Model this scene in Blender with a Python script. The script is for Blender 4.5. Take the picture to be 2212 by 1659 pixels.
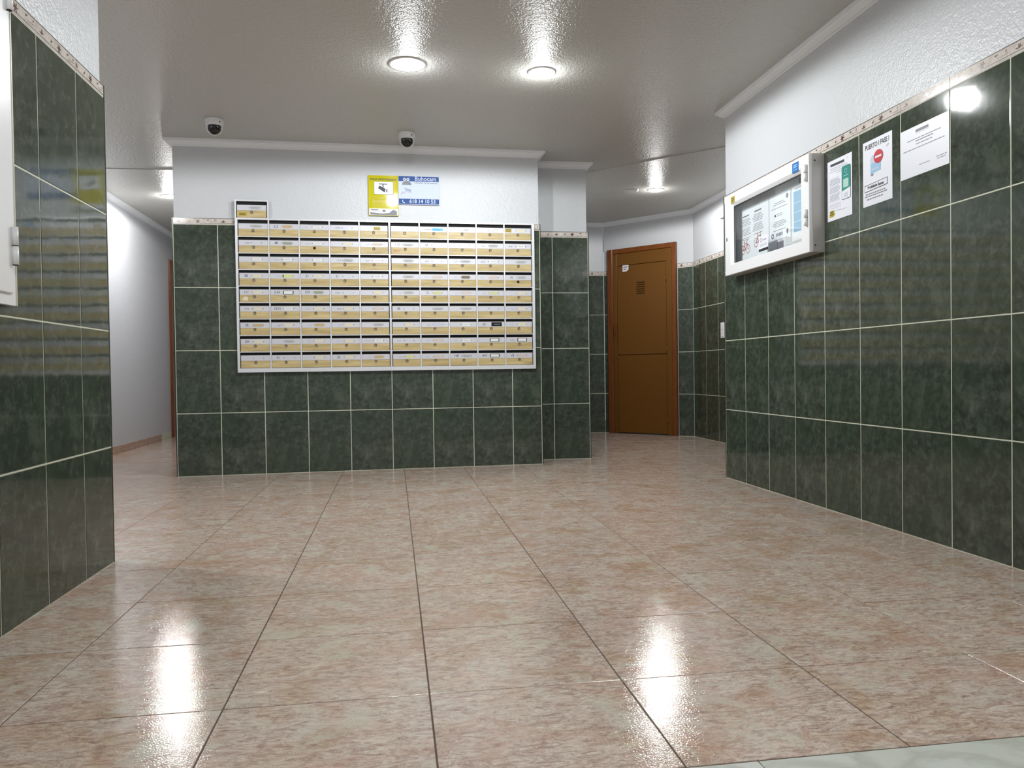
import bpy, math, random
from math import sin, cos, pi, radians
from mathutils import Matrix, Vector
random.seed(7)
scene = bpy.context.scene
col = scene.collection
for o in list(bpy.data.objects): bpy.data.objects.remove(o)

# ------------------------------------------------------------------ camera, world, exposure
CAM_H, YAW, PITCH, ROLL, FPX = 0.723, 0.1488, -0.0167, -0.0142, 1703.14
fw = Vector((sin(YAW)*cos(PITCH), cos(YAW)*cos(PITCH), sin(PITCH)))
rt = Vector((cos(YAW), -sin(YAW), 0)); up = rt.cross(fw)
rt2 = rt*cos(ROLL) + up*sin(ROLL); up2 = -rt*sin(ROLL) + up*cos(ROLL)
cd = bpy.data.cameras.new('camera'); cd.sensor_width = 36; cd.lens = 36*FPX/2212; cd.clip_start = .01
cam = bpy.data.objects.new('camera', cd); col.objects.link(cam)
m = Matrix((rt2, up2, -fw)).transposed().to_4x4(); m.translation = (0, 0, CAM_H)
cam.matrix_world = m; scene.camera = cam

w = bpy.data.worlds.new('world'); scene.world = w; w.use_nodes = True
w.node_tree.nodes['Background'].inputs[0].default_value = (.8, .9, 1, 1)
w.node_tree.nodes['Background'].inputs[1].default_value = .3
vs = scene.view_settings
vs.view_transform = 'Standard'; vs.look = 'None'; vs.gamma = 1; vs.use_curve_mapping = False
vs.exposure = 0.60
LAMP_W = 36.0          # watts of the spot in each downlight
BULB_E = 14.0
CEIL = 2.40

# ------------------------------------------------------------------ materials
def srgb(r, g, b):
    f = lambda c: (c/255/12.92) if c/255 <= .04045 else ((c/255+.055)/1.055)**2.4
    return (f(r), f(g), f(b), 1)
def mat(name, color=(.8, .8, .8, 1), rough=.5, metal=0, emis=None, estr=0, spec=None, coat=0):
    m = bpy.data.materials.new(name); m.use_nodes = True
    b = m.node_tree.nodes['Principled BSDF']
    b.inputs['Base Color'].default_value = color; b.inputs['Roughness'].default_value = rough
    b.inputs['Metallic'].default_value = metal
    if coat: b.inputs['Coat Weight'].default_value = coat; b.inputs['Coat Roughness'].default_value = .05
    if spec is not None: b.inputs['Specular IOR Level'].default_value = spec
    if emis: b.inputs['Emission Color'].default_value = emis; b.inputs['Emission Strength'].default_value = estr
    return m
class NT:
    def __init__(s, m): s.t = m.node_tree; s.b = s.t.nodes['Principled BSDF']
    def n(s, typ, **kw):
        x = s.t.nodes.new(typ)
        for k, v in kw.items(): setattr(x, k, v)
        return x
    def l(s, a, b): s.t.links.new(a, b)
    def coords(s, scale=(1, 1, 1), rnd=0, snap=0, rot=(0, 0, 0)):
        tc = s.n('ShaderNodeTexCoord'); mp = s.n('ShaderNodeMapping')
        mp.inputs['Scale'].default_value = scale; mp.inputs['Rotation'].default_value = rot
        s.l(tc.outputs['Object'], mp.inputs['Vector'])
        if rnd:
            oi = s.n('ShaderNodeObjectInfo'); src = oi.outputs['Random']
            if snap:
                ml = s.n('ShaderNodeMath', operation='MULTIPLY'); ml.inputs[1].default_value = snap; s.l(src, ml.inputs[0])
                fl = s.n('ShaderNodeMath', operation='FLOOR'); s.l(ml.outputs[0], fl.inputs[0]); src = fl.outputs[0]
            mm = s.n('ShaderNodeMath', operation='MULTIPLY'); mm.inputs[1].default_value = rnd; s.l(src, mm.inputs[0])
            cb = s.n('ShaderNodeCombineXYZ')
            for i in range(3): s.l(mm.outputs[0], cb.inputs[i])
            ad = s.n('ShaderNodeVectorMath', operation='ADD'); s.l(mp.outputs[0], ad.inputs[0]); s.l(cb.outputs[0], ad.inputs[1])
            return ad.outputs[0]
        return mp.outputs[0]
    def noise(s, vec, scale, detail=4, rough=.5, dist=0):
        x = s.n('ShaderNodeTexNoise'); x.inputs['Scale'].default_value = scale
        x.inputs['Detail'].default_value = detail; x.inputs['Roughness'].default_value = rough
        x.inputs['Distortion'].default_value = dist
        if vec is not None: s.l(vec, x.inputs['Vector'])
        return x.outputs['Fac']
    def ramp(s, fac, stops):
        r = s.n('ShaderNodeValToRGB'); e = r.color_ramp.elements
        e[0].position, e[0].color = stops[0]; e[1].position, e[1].color = stops[1]
        for p, c in stops[2:]: x = e.new(p); x.color = c
        s.l(fac, r.inputs[0]); return r.outputs[0]
    def mix(s, fac, a, b, mode='MIX'):
        x = s.n('ShaderNodeMix', data_type='RGBA', blend_type=mode)
        for k, v in ((0, fac), (6, a), (7, b)):
            if hasattr(v, 'links'): s.l(v, x.inputs[k])
            else: x.inputs[k].default_value = v
        return x.outputs[2]
    def bump(s, h, strength, dist, prev=None):
        x = s.n('ShaderNodeBump'); x.inputs['Strength'].default_value = strength; x.inputs['Distance'].default_value = dist
        s.l(h, x.inputs['Height'])
        if prev is not None: s.l(prev, x.inputs['Normal'])
        return x.outputs[0]
g = lambda v: (v, v, v, 1)

def plaster(name, color, rough, bs, bd, spec=.5):
    m = mat(name, color, rough, spec=spec); t = NT(m)
    v = t.coords()
    h = t.noise(v, 110, 2, .5); h2 = t.noise(v, 45, 2, .5)
    t.l(t.bump(h2, bs*.6, bd*1.6, t.bump(h, bs, bd)), t.b.inputs['Normal'])
    return m
M_wallw = plaster('white gloss plaster', (.575, .59, .61, 1), .33, .45, .004, .3)
M_ceil = plaster('gloss ceiling paint', (.50, .495, .46, 1), .30, .8, .006)
M_cornice = mat('white cornice', (.80, .82, .84, 1), .5)

def green_tile():
    m = mat('green ceramic tile', (.04, .05, .035, 1), .07); t = NT(m)
    v = t.coords((1, 1, 1), 7.3, 3)
    n1 = t.noise(v, 26, 8, .62, .6)
    base = t.ramp(n1, [(.30, (.026, .031, .022, 1)), (.50, (.045, .057, .042, 1)), (.74, (.100, .118, .092, 1))])
    n2 = t.noise(v, 8, 5, .6, .3)
    c = t.mix(t.ramp(n2, [(.54, g(0)), (.72, g(.6))]), base, (.150, .160, .130, 1))
    n4 = t.noise(v, 3, 2, .5)
    c = t.mix(t.ramp(n4, [(.35, g(0)), (.65, g(.5))]), c, (.038, .062, .038, 1))
    t.l(c, t.b.inputs['Base Color'])
    n3 = t.noise(v, 9, 2, .5)
    t.l(t.bump(n3, .10, .004), t.b.inputs['Normal'])
    return m
M_gtile = green_tile()
M_grout = mat('pale grout', srgb(205, 208, 188), .6)
M_trimdark = mat('dark edge tile', (.018, .024, .018, 1), .25)
M_border = mat('cream border tile', srgb(200, 190, 180), .12)
t = NT(M_border); c_ = t.ramp(t.noise(t.coords((1, 1, 1), 9), 30, 4, .6), [(.3, srgb(188, 180, 172)), (.7, srgb(222, 214, 206))]); t.l(c_, t.b.inputs['Base Color'])
M_leaf = mat('brown leaf print', srgb(88, 52, 48), .2)
M_leafg = mat('olive leaf print', srgb(72, 66, 56), .2)

def floor_tile():
    m = mat('rosy marble floor tile', (.5, .4, .33, 1), .075); t = NT(m)
    vs_ = t.coords((.62, 1.6, 1), 31)
    v0 = t.coords((1, 1, 1), 31)
    n1 = t.noise(vs_, 34, 11, .76, 1.5)
    c = t.ramp(n1, [(.30, srgb(138, 106, 96)), (.43, srgb(184, 160, 147)), (.53, srgb(212, 196, 182)), (.68, srgb(236, 227, 215))])
    n2 = t.noise(v0, 5, 4, .6, .8)
    c = t.mix(t.ramp(n2, [(.5, g(0)), (.66, g(.6))]), c, srgb(228, 210, 178), 'MULTIPLY')
    n3 = t.noise(v0, 6.3, 4, .6, .8)
    n3b = t.n('ShaderNodeMapping'); n3b.inputs['Location'].default_value = (4, 9, 2); t.l(v0, n3b.inputs[0])
    n3 = t.noise(n3b.outputs[0], 6, 4, .6, .8)
    c = t.mix(t.ramp(n3, [(.50, g(0)), (.66, g(.38))]), c, srgb(200, 154, 132))
    n5 = t.n('ShaderNodeMapping'); n5.inputs['Location'].default_value = (14, 3, 7); t.l(v0, n5.inputs[0])
    n6 = t.noise(n5.outputs[0], 7, 4, .65, .6)
    c = t.mix(t.ramp(n6, [(.54, g(0)), (.66, g(.65))]), c, srgb(212, 210, 194))
    vein = t.noise(v0, 9, 9, .72, 2.6)
    c = t.mix(t.ramp(vein, [(.485, g(0)), (.5, g(.6)), (.515, g(0))]), c, srgb(136, 106, 92))
    t.l(c, t.b.inputs['Base Color'])
    b = t.bump(t.noise(v0, 240, 2, .5), .35, .0010, t.bump(t.noise(v0, 10, 2, .5), .05, .003))
    t.l(b, t.b.inputs['Normal'])
    return m
M_ftile = floor_tile()
M_fgrout = mat('floor joint', srgb(92, 76, 64), .8)
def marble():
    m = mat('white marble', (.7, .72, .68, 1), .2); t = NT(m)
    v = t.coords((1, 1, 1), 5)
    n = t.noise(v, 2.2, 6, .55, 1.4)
    c = t.ramp(n, [(.42, srgb(214, 218, 208)), (.5, srgb(192, 196, 184)), (.56, srgb(216, 220, 212))])  # grey vein-like bands paint the shadows of door bars into the marble
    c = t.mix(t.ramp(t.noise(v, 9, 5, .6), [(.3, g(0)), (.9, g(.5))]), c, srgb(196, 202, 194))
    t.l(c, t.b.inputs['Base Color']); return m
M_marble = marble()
M_skirt = mat('rosy skirting tile', srgb(182, 148, 128), .25)
t = NT(M_skirt); c_ = t.ramp(t.noise(t.coords((.6, .6, 2), 9), 22, 6, .6, 1), [(.3, srgb(150, 116, 98)), (.7, srgb(198, 168, 146))]); t.l(c_, t.b.inputs['Base Color'])

M_alu = mat('brushed aluminium', (.72, .73, .76, 1), .34, .3)
M_strip = mat('aluminium label strip', (.60, .61, .66, 1), .32, .15)
M_black = mat('matt black interior', (.004, .004, .004, 1), .8)
M_ink = mat('black ink', (.015, .015, .018, 1), .5)
M_grey_ink = mat('grey print', srgb(120, 120, 128), .5)
M_lgrey_ink = mat('pale grey print', srgb(172, 174, 186), .5)
M_paper = mat('white paper', srgb(226, 228, 236), .4)
M_white = mat('white lacquer', (.80, .81, .82, 1), .28)
M_whitepl = mat('white plastic', (.74, .74, .74, 1), .35)
M_lam = mat('laminated white paper', srgb(196, 206, 222), .5, spec=.2)
M_yellow = mat('yellow sign board', srgb(192, 184, 22), .05, spec=.35)
M_mustard = mat('mustard sticker', srgb(178, 158, 40), .35)
M_blue = mat('blue print', srgb(46, 80, 144), .5, spec=.2)
M_lblue = mat('light blue print', srgb(150, 192, 220), .35)
M_cyan = mat('bright blue sticker', srgb(64, 176, 224), .3)
M_stblue = mat('strong blue sticker', srgb(30, 110, 190), .3)
M_teal = mat('teal print', srgb(30, 138, 122), .3)
M_red = mat('red print', srgb(196, 34, 46), .3)
M_dred = mat('faded red print', srgb(172, 90, 86), .4)
M_chrome = mat('chrome', (.62, .60, .56, 1), .25, .9)
M_card = {k: mat(k+' name card', srgb(*v), .4) for k, v in dict(
    white=(226, 226, 222), grey=(176, 178, 176), cream=(216, 208, 184), pink=(206, 190, 180), tan=(190, 166, 124),
    green=(150, 156, 136), lime=(206, 212, 130), yellow=(204, 204, 150), brown=(120, 104, 72), lav=(196, 198, 214)).items()}
def veneer():
    m = mat('pale wood veneer', srgb(206, 184, 128), .38); t = NT(m)
    v = t.coords((.5, 1, 5), 13)
    c = t.ramp(t.noise(v, 9, 5, .6, .4), [(.3, srgb(168, 146, 98)), (.55, srgb(194, 174, 124)), (.75, srgb(208, 192, 146))])
    v2 = t.coords((1, 1, 1), 23)
    c = t.mix(t.ramp(t.noise(v2, 11, 2, .5), [(.5, g(0)), (.8, g(.35))]), c, srgb(184, 170, 108))
    t.l(c, t.b.inputs['Base Color']); return m
M_wood = veneer()
M_door = mat('ochre painted metal', srgb(106, 66, 5), .32)
def casing_wood():
    m = mat('orange varnished wood', srgb(150, 82, 22), .3); t = NT(m)
    c = t.ramp(t.noise(t.coords((6, 6, .6)), 9, 5, .6, .5), [(.3, srgb(100, 50, 10)), (.7, srgb(126, 70, 20))])
    t.l(c, t.b.inputs['Base Color']); return m
M_casing = casing_wood()
M_bulb = mat('lit frosted bulb', (1, 1, 1, 1), .3, emis=(1, .99, .98, 1), estr=BULB_E)
M_ring = mat('satin nickel ring', (.60, .58, .56, 1), .4, .4)
M_smoke = mat('smoked dome', (.008, .008, .008, 1), .06)
def glass():
    m = bpy.data.materials.new('clear glass'); m.use_nodes = True; nt = m.node_tree; nt.nodes.clear()
    o = nt.nodes.new('ShaderNodeOutputMaterial'); mx = nt.nodes.new('ShaderNodeMixShader')
    tr = nt.nodes.new('ShaderNodeBsdfTransparent'); gl = nt.nodes.new('ShaderNodeBsdfGlossy'); lw = nt.nodes.new('ShaderNodeLayerWeight'); lw.inputs[0].default_value = .5
    pw = nt.nodes.new('ShaderNodeMath'); pw.operation = 'POWER'; pw.inputs[1].default_value = 5
    ma = nt.nodes.new('ShaderNodeMath'); ma.operation = 'MULTIPLY_ADD'; ma.inputs[1].default_value = .95; ma.inputs[2].default_value = .04
    nt.links.new(lw.outputs['Facing'], pw.inputs[0]); nt.links.new(pw.outputs[0], ma.inputs[0]); fr = ma
    gl.inputs['Roughness'].default_value = .02; tr.inputs[0].default_value = (.99, 1, 1, 1)
    nt.links.new(fr.outputs[0], mx.inputs[0]); nt.links.new(tr.outputs[0], mx.inputs[1]); nt.links.new(gl.outputs[0], mx.inputs[2])
    nt.links.new(mx.outputs[0], o.inputs[0]); return m
M_glass = glass()

# ------------------------------------------------------------------ mesh builder
class MB:
    def __init__(s): s.v = []; s.f = []; s.mi = []; s.mats = []; s.sm = []
    def m(s, mt):
        if mt not in s.mats: s.mats.append(mt)
        return s.mats.index(mt)
    def add(s, vs, fs, mt, smooth=False):
        b = len(s.v); s.v += [tuple(q) for q in vs]; i = s.m(mt)
        for f in fs: s.f.append([b+k for k in f]); s.mi.append(i); s.sm.append(smooth)
        return s
    def box(s, x0, x1, y0, y1, z0, z1, mt):
        v = [(x0,y0,z0),(x1,y0,z0),(x1,y1,z0),(x0,y1,z0),(x0,y0,z1),(x1,y0,z1),(x1,y1,z1),(x0,y1,z1)]
        return s.add(v, [(0,3,2,1),(4,5,6,7),(0,1,5,4),(1,2,6,5),(2,3,7,6),(3,0,4,7)], mt)
    def tile(s, x0, x1, z0, z1, y0, y1, mt, c=.0015):     # front face at y0 (towards -Y), chamfered rim
        v = [(x0,y1,z0),(x1,y1,z0),(x1,y1,z1),(x0,y1,z1),
             (x0,y0+c,z0),(x1,y0+c,z0),(x1,y0+c,z1),(x0,y0+c,z1),
             (x0+c,y0,z0+c),(x1-c,y0,z0+c),(x1-c,y0,z1-c),(x0+c,y0,z1-c)]
        f = [(3,2,1,0),(8,9,10,11),(0,1,5,4),(1,2,6,5),(2,3,7,6),(3,0,4,7),(4,5,9,8),(5,6,10,9),(6,7,11,10),(7,4,8,11)]
        return s.add(v, f, mt)
    def prism(s, poly, z0, z1, mt):
        n = len(poly); v = [(x, y, z0) for x, y in poly]+[(x, y, z1) for x, y in poly]
        f = [tuple(reversed(range(n))), tuple(range(n, 2*n))]+[(i, (i+1) % n, n+(i+1) % n, n+i) for i in range(n)]
        return s.add(v, f, mt)
    def flat(s, poly, y, mt, d=.0006):    # thin plate in the XZ plane with front at y
        n = len(poly); v = [(x, y, z) for x, z in poly]+[(x, y+d, z) for x, z in poly]
        f = [tuple(range(n)), tuple(reversed(range(n, 2*n)))]+[(i, n+i, n+(i+1) % n, (i+1) % n) for i in range(n)]
        return s.add(v, f, mt)
    def disc(s, cx, cz, rx, rz, y, mt, n=16, rot=0, d=.0006):
        return s.flat([(cx+rx*cos(a)*cos(rot)-rz*sin(a)*sin(rot), cz+rx*cos(a)*sin(rot)+rz*sin(a)*cos(rot)) for a in [2*pi*k/n for k in range(n)]], y, mt, d)
    def line(s, x0, z0, x1, z1, wd, y, mt, d=.0004):
        L = math.hypot(x1-x0, z1-z0) or 1e-6; nx, nz = -(z1-z0)/L*wd/2, (x1-x0)/L*wd/2
        return s.flat([(x0-nx, z0-nz), (x1-nx, z1-nz), (x1+nx, z1+nz), (x0+nx, z0+nz)], y, mt, d)
    def ringline(s, cx, cz, r, wd, y, mt, n=18):
        for k in range(n):
            a, b = 2*pi*k/n, 2*pi*(k+1)/n
            s.line(cx+r*cos(a), cz+r*sin(a), cx+r*cos(b), cz+r*sin(b), wd, y, mt)
        return s
    def lathe(s, prof, mt, n=32, axis='Z', c=(0, 0, 0), smooth=True, cap=True):
        vs = []; 
        for r, h in prof:
            for k in range(n):
                a = 2*pi*k/n
                if axis == 'Z': vs.append((c[0]+r*cos(a), c[1]+r*sin(a), c[2]+h))
                elif axis == 'Y': vs.append((c[0]+r*cos(a), c[1]+h, c[2]-r*sin(a)))
                else: vs.append((c[0]+h, c[1]+r*cos(a), c[2]+r*sin(a)))
        fs = [(i*n+k, i*n+(k+1) % n, (i+1)*n+(k+1) % n, (i+1)*n+k) for i in range(len(prof)-1) for k in range(n)]
        if cap: fs += [tuple(reversed(range(n))), tuple((len(prof)-1)*n+k for k in range(n))]
        return s.add(vs, fs, mt, smooth)
    def mesh(s, name):
        me = bpy.data.meshes.new(name); me.from_pydata(s.v, [], s.f)
        for mt in s.mats: me.materials.append(mt)
        me.polygons.foreach_set('material_index', s.mi); me.polygons.foreach_set('use_smooth', s.sm); me.update(); return me
    def build(s, name, parent=None, loc=None, rz=None, **kw):
        return link(name, s.mesh(name), parent, loc, rz, **kw)
def link(name, me, parent=None, loc=None, rz=None, label=None, cat=None, group=None, kind=None):
    o = bpy.data.objects.new(name, me); col.objects.link(o)
    if parent: o.parent = parent
    if loc is not None: o.location = loc
    if rz is not None: o.rotation_euler = (0, 0, rz)
    if label: o['label'] = label
    if cat: o['category'] = cat
    if group: o['group'] = group
    if kind: o['kind'] = kind
    return o
def text(parent, s, size, x, z, y, mt, name='lettering', align='CENTER', sx=1.0, bold=0, spacing=1):
    cu = bpy.data.curves.new(name, 'FONT'); cu.body = s; cu.size = size; cu.align_x = align; cu.align_y = 'CENTER'
    cu.extrude = .0002; cu.offset = bold; cu.space_character = spacing; cu.resolution_u = 3
    tmp = bpy.data.objects.new(name, cu); col.objects.link(tmp)
    bpy.context.view_layer.update()
    me = bpy.data.meshes.new_from_object(tmp.evaluated_get(bpy.context.evaluated_depsgraph_get()))
    bpy.data.objects.remove(tmp); bpy.data.curves.remove(cu)
    me.transform(Matrix.Diagonal((sx, 1, 1, 1))); me.transform(Matrix.Rotation(pi/2, 4, 'X'))
    me.materials.clear(); me.materials.append(mt); me.name = name
    return link(name, me, parent, (x, y, z))
class Frame:      # a wall: local X to the right, local Y into the wall, tile face at Y = 0
    def __init__(s, ox, oy, ang): s.o = Vector((ox, oy, 0)); s.a = ang; s.u = Vector((cos(ang), sin(ang), 0)); s.n = Vector((sin(ang), -cos(ang), 0))
    def p(s, u, z=0, out=0): q = s.o+s.u*u+s.n*out; return (q.x, q.y, z)
FM = Frame(0, 5.9479, .0295)
FN = Frame(0, 6.27, 0)
FE = Frame(0, 8.80, 0)
FD = Frame(2.40, 8.80, math.atan2(-.843, .743))
FG = Frame(3.14, 0, -pi/2)
FR = Frame(2.16, 0, -pi/2)
FL = Frame(-1.089, 3.0, pi/2-.0051)
FW = Frame(-2.58, 0, pi/2)
DL = 1.1237
T = .012

# ------------------------------------------------------------------ floor
floor = MB().box(-3.0, 3.6, 1.357, 11.0, -.05, -.0015, M_fgrout).build('floor', kind='structure')
SX, SY, FX, FY = .4452, .4448, -.8226, 1.7673
GAP = .0034
def ftile(w, h):
    hx, hy, c = w/2-GAP/2, h/2-GAP/2, .0008
    b = MB(); v = [(-hx,-hy,-.009),(hx,-hy,-.009),(hx,hy,-.009),(-hx,hy,-.009),(-hx,-hy,-c),(hx,-hy,-c),(hx,hy,-c),(-hx,hy,-c),
                   (-hx+c,-hy+c,0),(hx-c,-hy+c,0),(hx-c,hy-c,0),(-hx+c,hy-c,0)]
    b.add(v, [(3,2,1,0),(8,9,10,11),(0,1,5,4),(1,2,6,5),(2,3,7,6),(3,0,4,7),(4,5,9,8),(5,6,10,9),(6,7,11,10),(7,4,8,11)], M_ftile)
    return b.mesh('floor_tile')
full, cut = ftile(SX, SY), ftile(SX, FY-1.357)
def floor_open(x0, x1, y0, y1):
    if y1 < 3.2: return x1 > -1.12 and x0 < 2.16
    if x0 >= -1.54 and x1 <= 1.135 and y0 > 5.98: return False
    if x0 > -1.54 and x1 <= 1.584 and y0 > 6.27: return False
    if x0 >= 2.16 and y1 < 4.9: return False
    if x0 > 3.14 or x1 < -2.6: return False
    if x0 > -1.54 and x0 < 1.6 and x1 < 1.7 and y0 > 6.27: return False
    if x0 > 1.5 and y0 > 8.8: return False
    if x0 > -1.54 and x0+y0 > 11.3: return False
    return y0 < 10.7
for i in range(-5, 10):
    for j in range(-1, 21):
        x0, y0 = FX+i*SX, FY+j*SY
        if not floor_open(x0, x0+SX, max(y0, 1.357), y0+SY): continue
        if j == -1: link('floor_tile', cut, floor, (x0+SX/2, (1.357+FY)/2, 0))
        else: link('floor_tile', full, floor, (x0+SX/2, y0+SY/2, random.uniform(-.0003, .0001)))
thr = MB().box(-3.0, 3.6, -1.6, 1.3565, -.05, -.003, M_fgrout).build('trim_1', kind='structure', label='white marble entrance landing beyond the rosy floor tiles')
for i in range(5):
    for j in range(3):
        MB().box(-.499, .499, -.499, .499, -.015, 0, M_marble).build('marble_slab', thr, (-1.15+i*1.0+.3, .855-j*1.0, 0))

# ------------------------------------------------------------------ walls with their tiles
Z1, H = .4494, .45
ROWS = [0, Z1, Z1+H, Z1+2*H, Z1+3*H]
ZB = 1.845
GW = .0048
tile_cache = {}
def wtile(w, h):
    k = (round(w, 3), round(h, 3))
    if k not in tile_cache:
        tile_cache[k] = MB().tile(-w/2+GW/2, w/2-GW/2, -h/2+GW/2, h/2-GW/2, 0, .009, M_gtile).mesh('wall_tile')
    return tile_cache[k]
def leafpoly(cx, cz, L, wd, ang):
    pts = []
    for k in range(8):
        a = 2*pi*k/8; x = L/2*(1+cos(a)); z = wd/2*sin(a)*(1-.35*cos(a))
        pts.append((cx+x*cos(ang)-z*sin(ang), cz+x*sin(ang)+z*cos(ang)))
    return pts
border_cache = {}
def wborder(w, a):     # a: offset of the motif within the full 0.3045 m tile
    k = (round(w, 3), round(a, 3))
    if k in border_cache: return border_cache[k]
    h = ZB-ROWS[4]; b = MB(); x0, x1 = -w/2+.001, w/2-.001
    b.tile(x0, x1, -h/2, h/2, 0, .009, M_border, .001)
    y = -.0004
    b.flat([(x0+.001, h/2-.0045), (x1-.001, h/2-.0045), (x1-.001, h/2-.001), (x0+.001, h/2-.001)], y, M_leafg)
    b.flat([(x0+.001, -h/2+.007), (x1-.001, -h/2+.007), (x1-.001, -h/2+.0095), (x0+.001, -h/2+.0095)], y, M_leafg)
    P = []
    def L(fx, fz, ln, wd, ang, mt): P.append((leafpoly((fx-.5)*.3045, fz, ln, wd, radians(ang)), mt))
    for an in (20, 62, 95, 170): L(.13, -.006, .017, .005, an, M_leaf)
    L(.345, -.004, .016, .007, 25, M_leafg); L(.375, 0, .012, .002, 75, M_leafg)
    for an in (10, 60, 125, 180, 240, 300): L(.56, -.001, .018, .006, an, M_leaf)
    L(.76, .006, .017, .007, 10, M_leafg)
    for q in range(5): L(.80+.035*q, -.002-.001*q, .012, .0016, -35+18*q, M_leafg)
    L(.93, .003, .012, .005, 60, M_leafg)
    for poly, mt in P:
        poly = [(x-a, z) for x, z in poly]
        if min(x for x, z in poly) > x0+.001 and max(x for x, z in poly) < x1-.001: b.flat(poly, y, mt)
    border_cache[k] = b.mesh('border_tile'); return border_cache[k]
def tile_wall(wall, fr, edges, skip=None, anchor='left', trims=(), z0row=0):
    edges = sorted(edges); u0, u1 = edges[0], edges[-1]
    cm = (u0+u1)/2
    MB().box(u0+.001-cm, u1-.001-cm, .0014, T, 0, ZB-.002, M_grout).build('grout_bed', wall, fr.p(cm), fr.a)
    for a, b in zip(edges[:-1], edges[1:]):
        aa = a+(.008 if ('L' in trims and a == u0) else 0); bb = b-(.008 if ('R' in trims and b == u1) else 0)
        for r in range(4):
            if skip and skip(a, b, ROWS[r], ROWS[r+1]): continue
            link('wall_tile', wtile(bb-aa, ROWS[r+1]-ROWS[r]), wall, fr.p((aa+bb)/2, (ROWS[r]+ROWS[r+1])/2), fr.a)
        if skip and skip(a, b, ROWS[4], ZB): continue
        off = 0
        if b-a < .30: off = (b-a-.3045)/2*(-1 if (a == u0 and anchor == 'left') else 1)
        link('border_tile', wborder(bb-aa, -off if False else off*-1), wall, fr.p((aa+bb)/2, (ROWS[4]+ZB)/2), fr.a)
    for tr in trims:
        uu = u0 if tr == 'L' else u1-.0065
        MB().box(0, .0065, -.0005, T, .001, ZB, M_trimdark).build('corner_trim', wall, fr.p(uu), fr.a)

def wall_body(name, poly, **kw): return MB().prism(poly, 0, CEIL+.05, M_wallw).build(name, kind='structure', **kw)
def fpoly(fr, u0, u1, depth, o=T):     # plan of a wall slab behind frame
    a, b = fr.p(u0, 0, -o), fr.p(u1, 0, -o); c, d = fr.p(u1, 0, -o-depth), fr.p(u0, 0, -o-depth)
    return [(a[0], a[1]), (b[0], b[1]), (c[0], c[1]), (d[0], d[1])]
# mailbox wall: a solid block with a set-back right part
wb = wall_body('wall_back', [FM.p(-1.54+T, 0, -T)[:2], FM.p(1.135-T, 0, -T)[:2], (1.123, 6.5), (-1.528, 6.5)])
tile_wall(wb, FM, [-1.54]+[-1.2308+.3045*i for i in range(8)]+[1.135],
          skip=lambda a, b, z0, z1: a > -1.08 and b < 1.04 and z0 > .80 and z1 < 1.85, trims='LR')
wn = wall_body('wall_alcove', [(1.123+.001, 6.27+T), (1.584-T, 6.27+T), (1.572, 8.9), (1.124, 8.9)])
tile_wall(wn, FN, [1.139, 1.284, 1.588], anchor='left', trims='R')
wh = wall_body('wall_hall_inner', [(-1.528, 6.502), (-1.3, 6.502), (-1.3, 10.7), (-1.528, 10.7)])
# left wall by the camera
wl = wall_body('wall_left', fpoly(FL, -4.4, .262-T, .22))
tile_wall(wl, FL, [.262, -.0146]+[-.0146-.3045*i for i in range(1, 9)], trims='R')
# right wall
wr = wall_body('wall_right', fpoly(FR, -4.93+T, 1.4, .3))
tile_wall(wr, FR, [-4.93]+[-4.6269+.3045*i for i in range(15)], trims='L')
MB().box(2.46, 3.3, 4.62, 4.93-T, 0, CEIL+.05, M_wallw).build('wall_right_end', kind='structure')
# far nook with the utility door
we = wall_body('wall_far', fpoly(FE, 1.574, 2.395, .15)); tile_wall(we, FE, [1.79, 2.0905, 2.3995], anchor='right')
wd_ = wall_body('wall_far_diagonal', fpoly(FD, 0.0, DL, .15))
tile_wall(wd_, FD, [.0005, .062]); tile_wall(wd_, FD, [.938, DL-.004], anchor='right')
wg = wall_body('wall_far_right', fpoly(FG, -7.957, -4.9, .15))
tile_wall(wg, FG, [-7.957+.004, -7.625, -7.32, -7.0155, -6.711, -6.4065, -6.102])
# left corridor
ww = wall_body('wall_corridor', fpoly(FW, 2.0, 10.9, .15, 0))
wc = MB().box(-2.58, -1.528, 10.7, 10.85, 0, CEIL+.05, M_wallw).build('wall_corridor_end', kind='structure')
MB().box(-2.58, -1.34, 2.0, 2.15, 0, CEIL+.05, M_wallw).build('wall_corridor_near', kind='structure')
MB().box(-1.33, 2.46, -1.55, -1.4, 0, CEIL+.05, M_wallw).build('wall_entrance', kind='structure')
# skirting pieces on the corridor wall
bb = MB().box(0, 7.5, -.008, 0, 0, .07, M_grout).build('baseboard_left', None, FW.p(2.16), FW.a, kind='structure')
sk = MB().tile(.001, .443, 0, .072, -.012, -.008, M_skirt).mesh('skirting_tile')
for k in range(17):
    if 2.16+.444*(k+1) < 9.66: link('skirting_tile', sk, bb, (.444*k, 0, 0))

# ------------------------------------------------------------------ ceiling
ce = MB().box(-3.0, 3.6, -1.6, 11.0, CEIL, CEIL+.04, M_ceil).build('ceiling', kind='structure')
MB().prism([(-2.575, 6.80), (-1.53, 6.76), (-1.53, 10.7), (-2.575, 10.7)], CEIL-.005, CEIL+.001, M_ceil).build('dropped_panel', ce)
MB().prism([(1.59, 6.61), (3.13, 5.07), (3.13, 7.95), (2.40, 8.79), (1.59, 8.79)], CEIL-.004, CEIL+.001, M_ceil).build('dropped_panel', ce)
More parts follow.
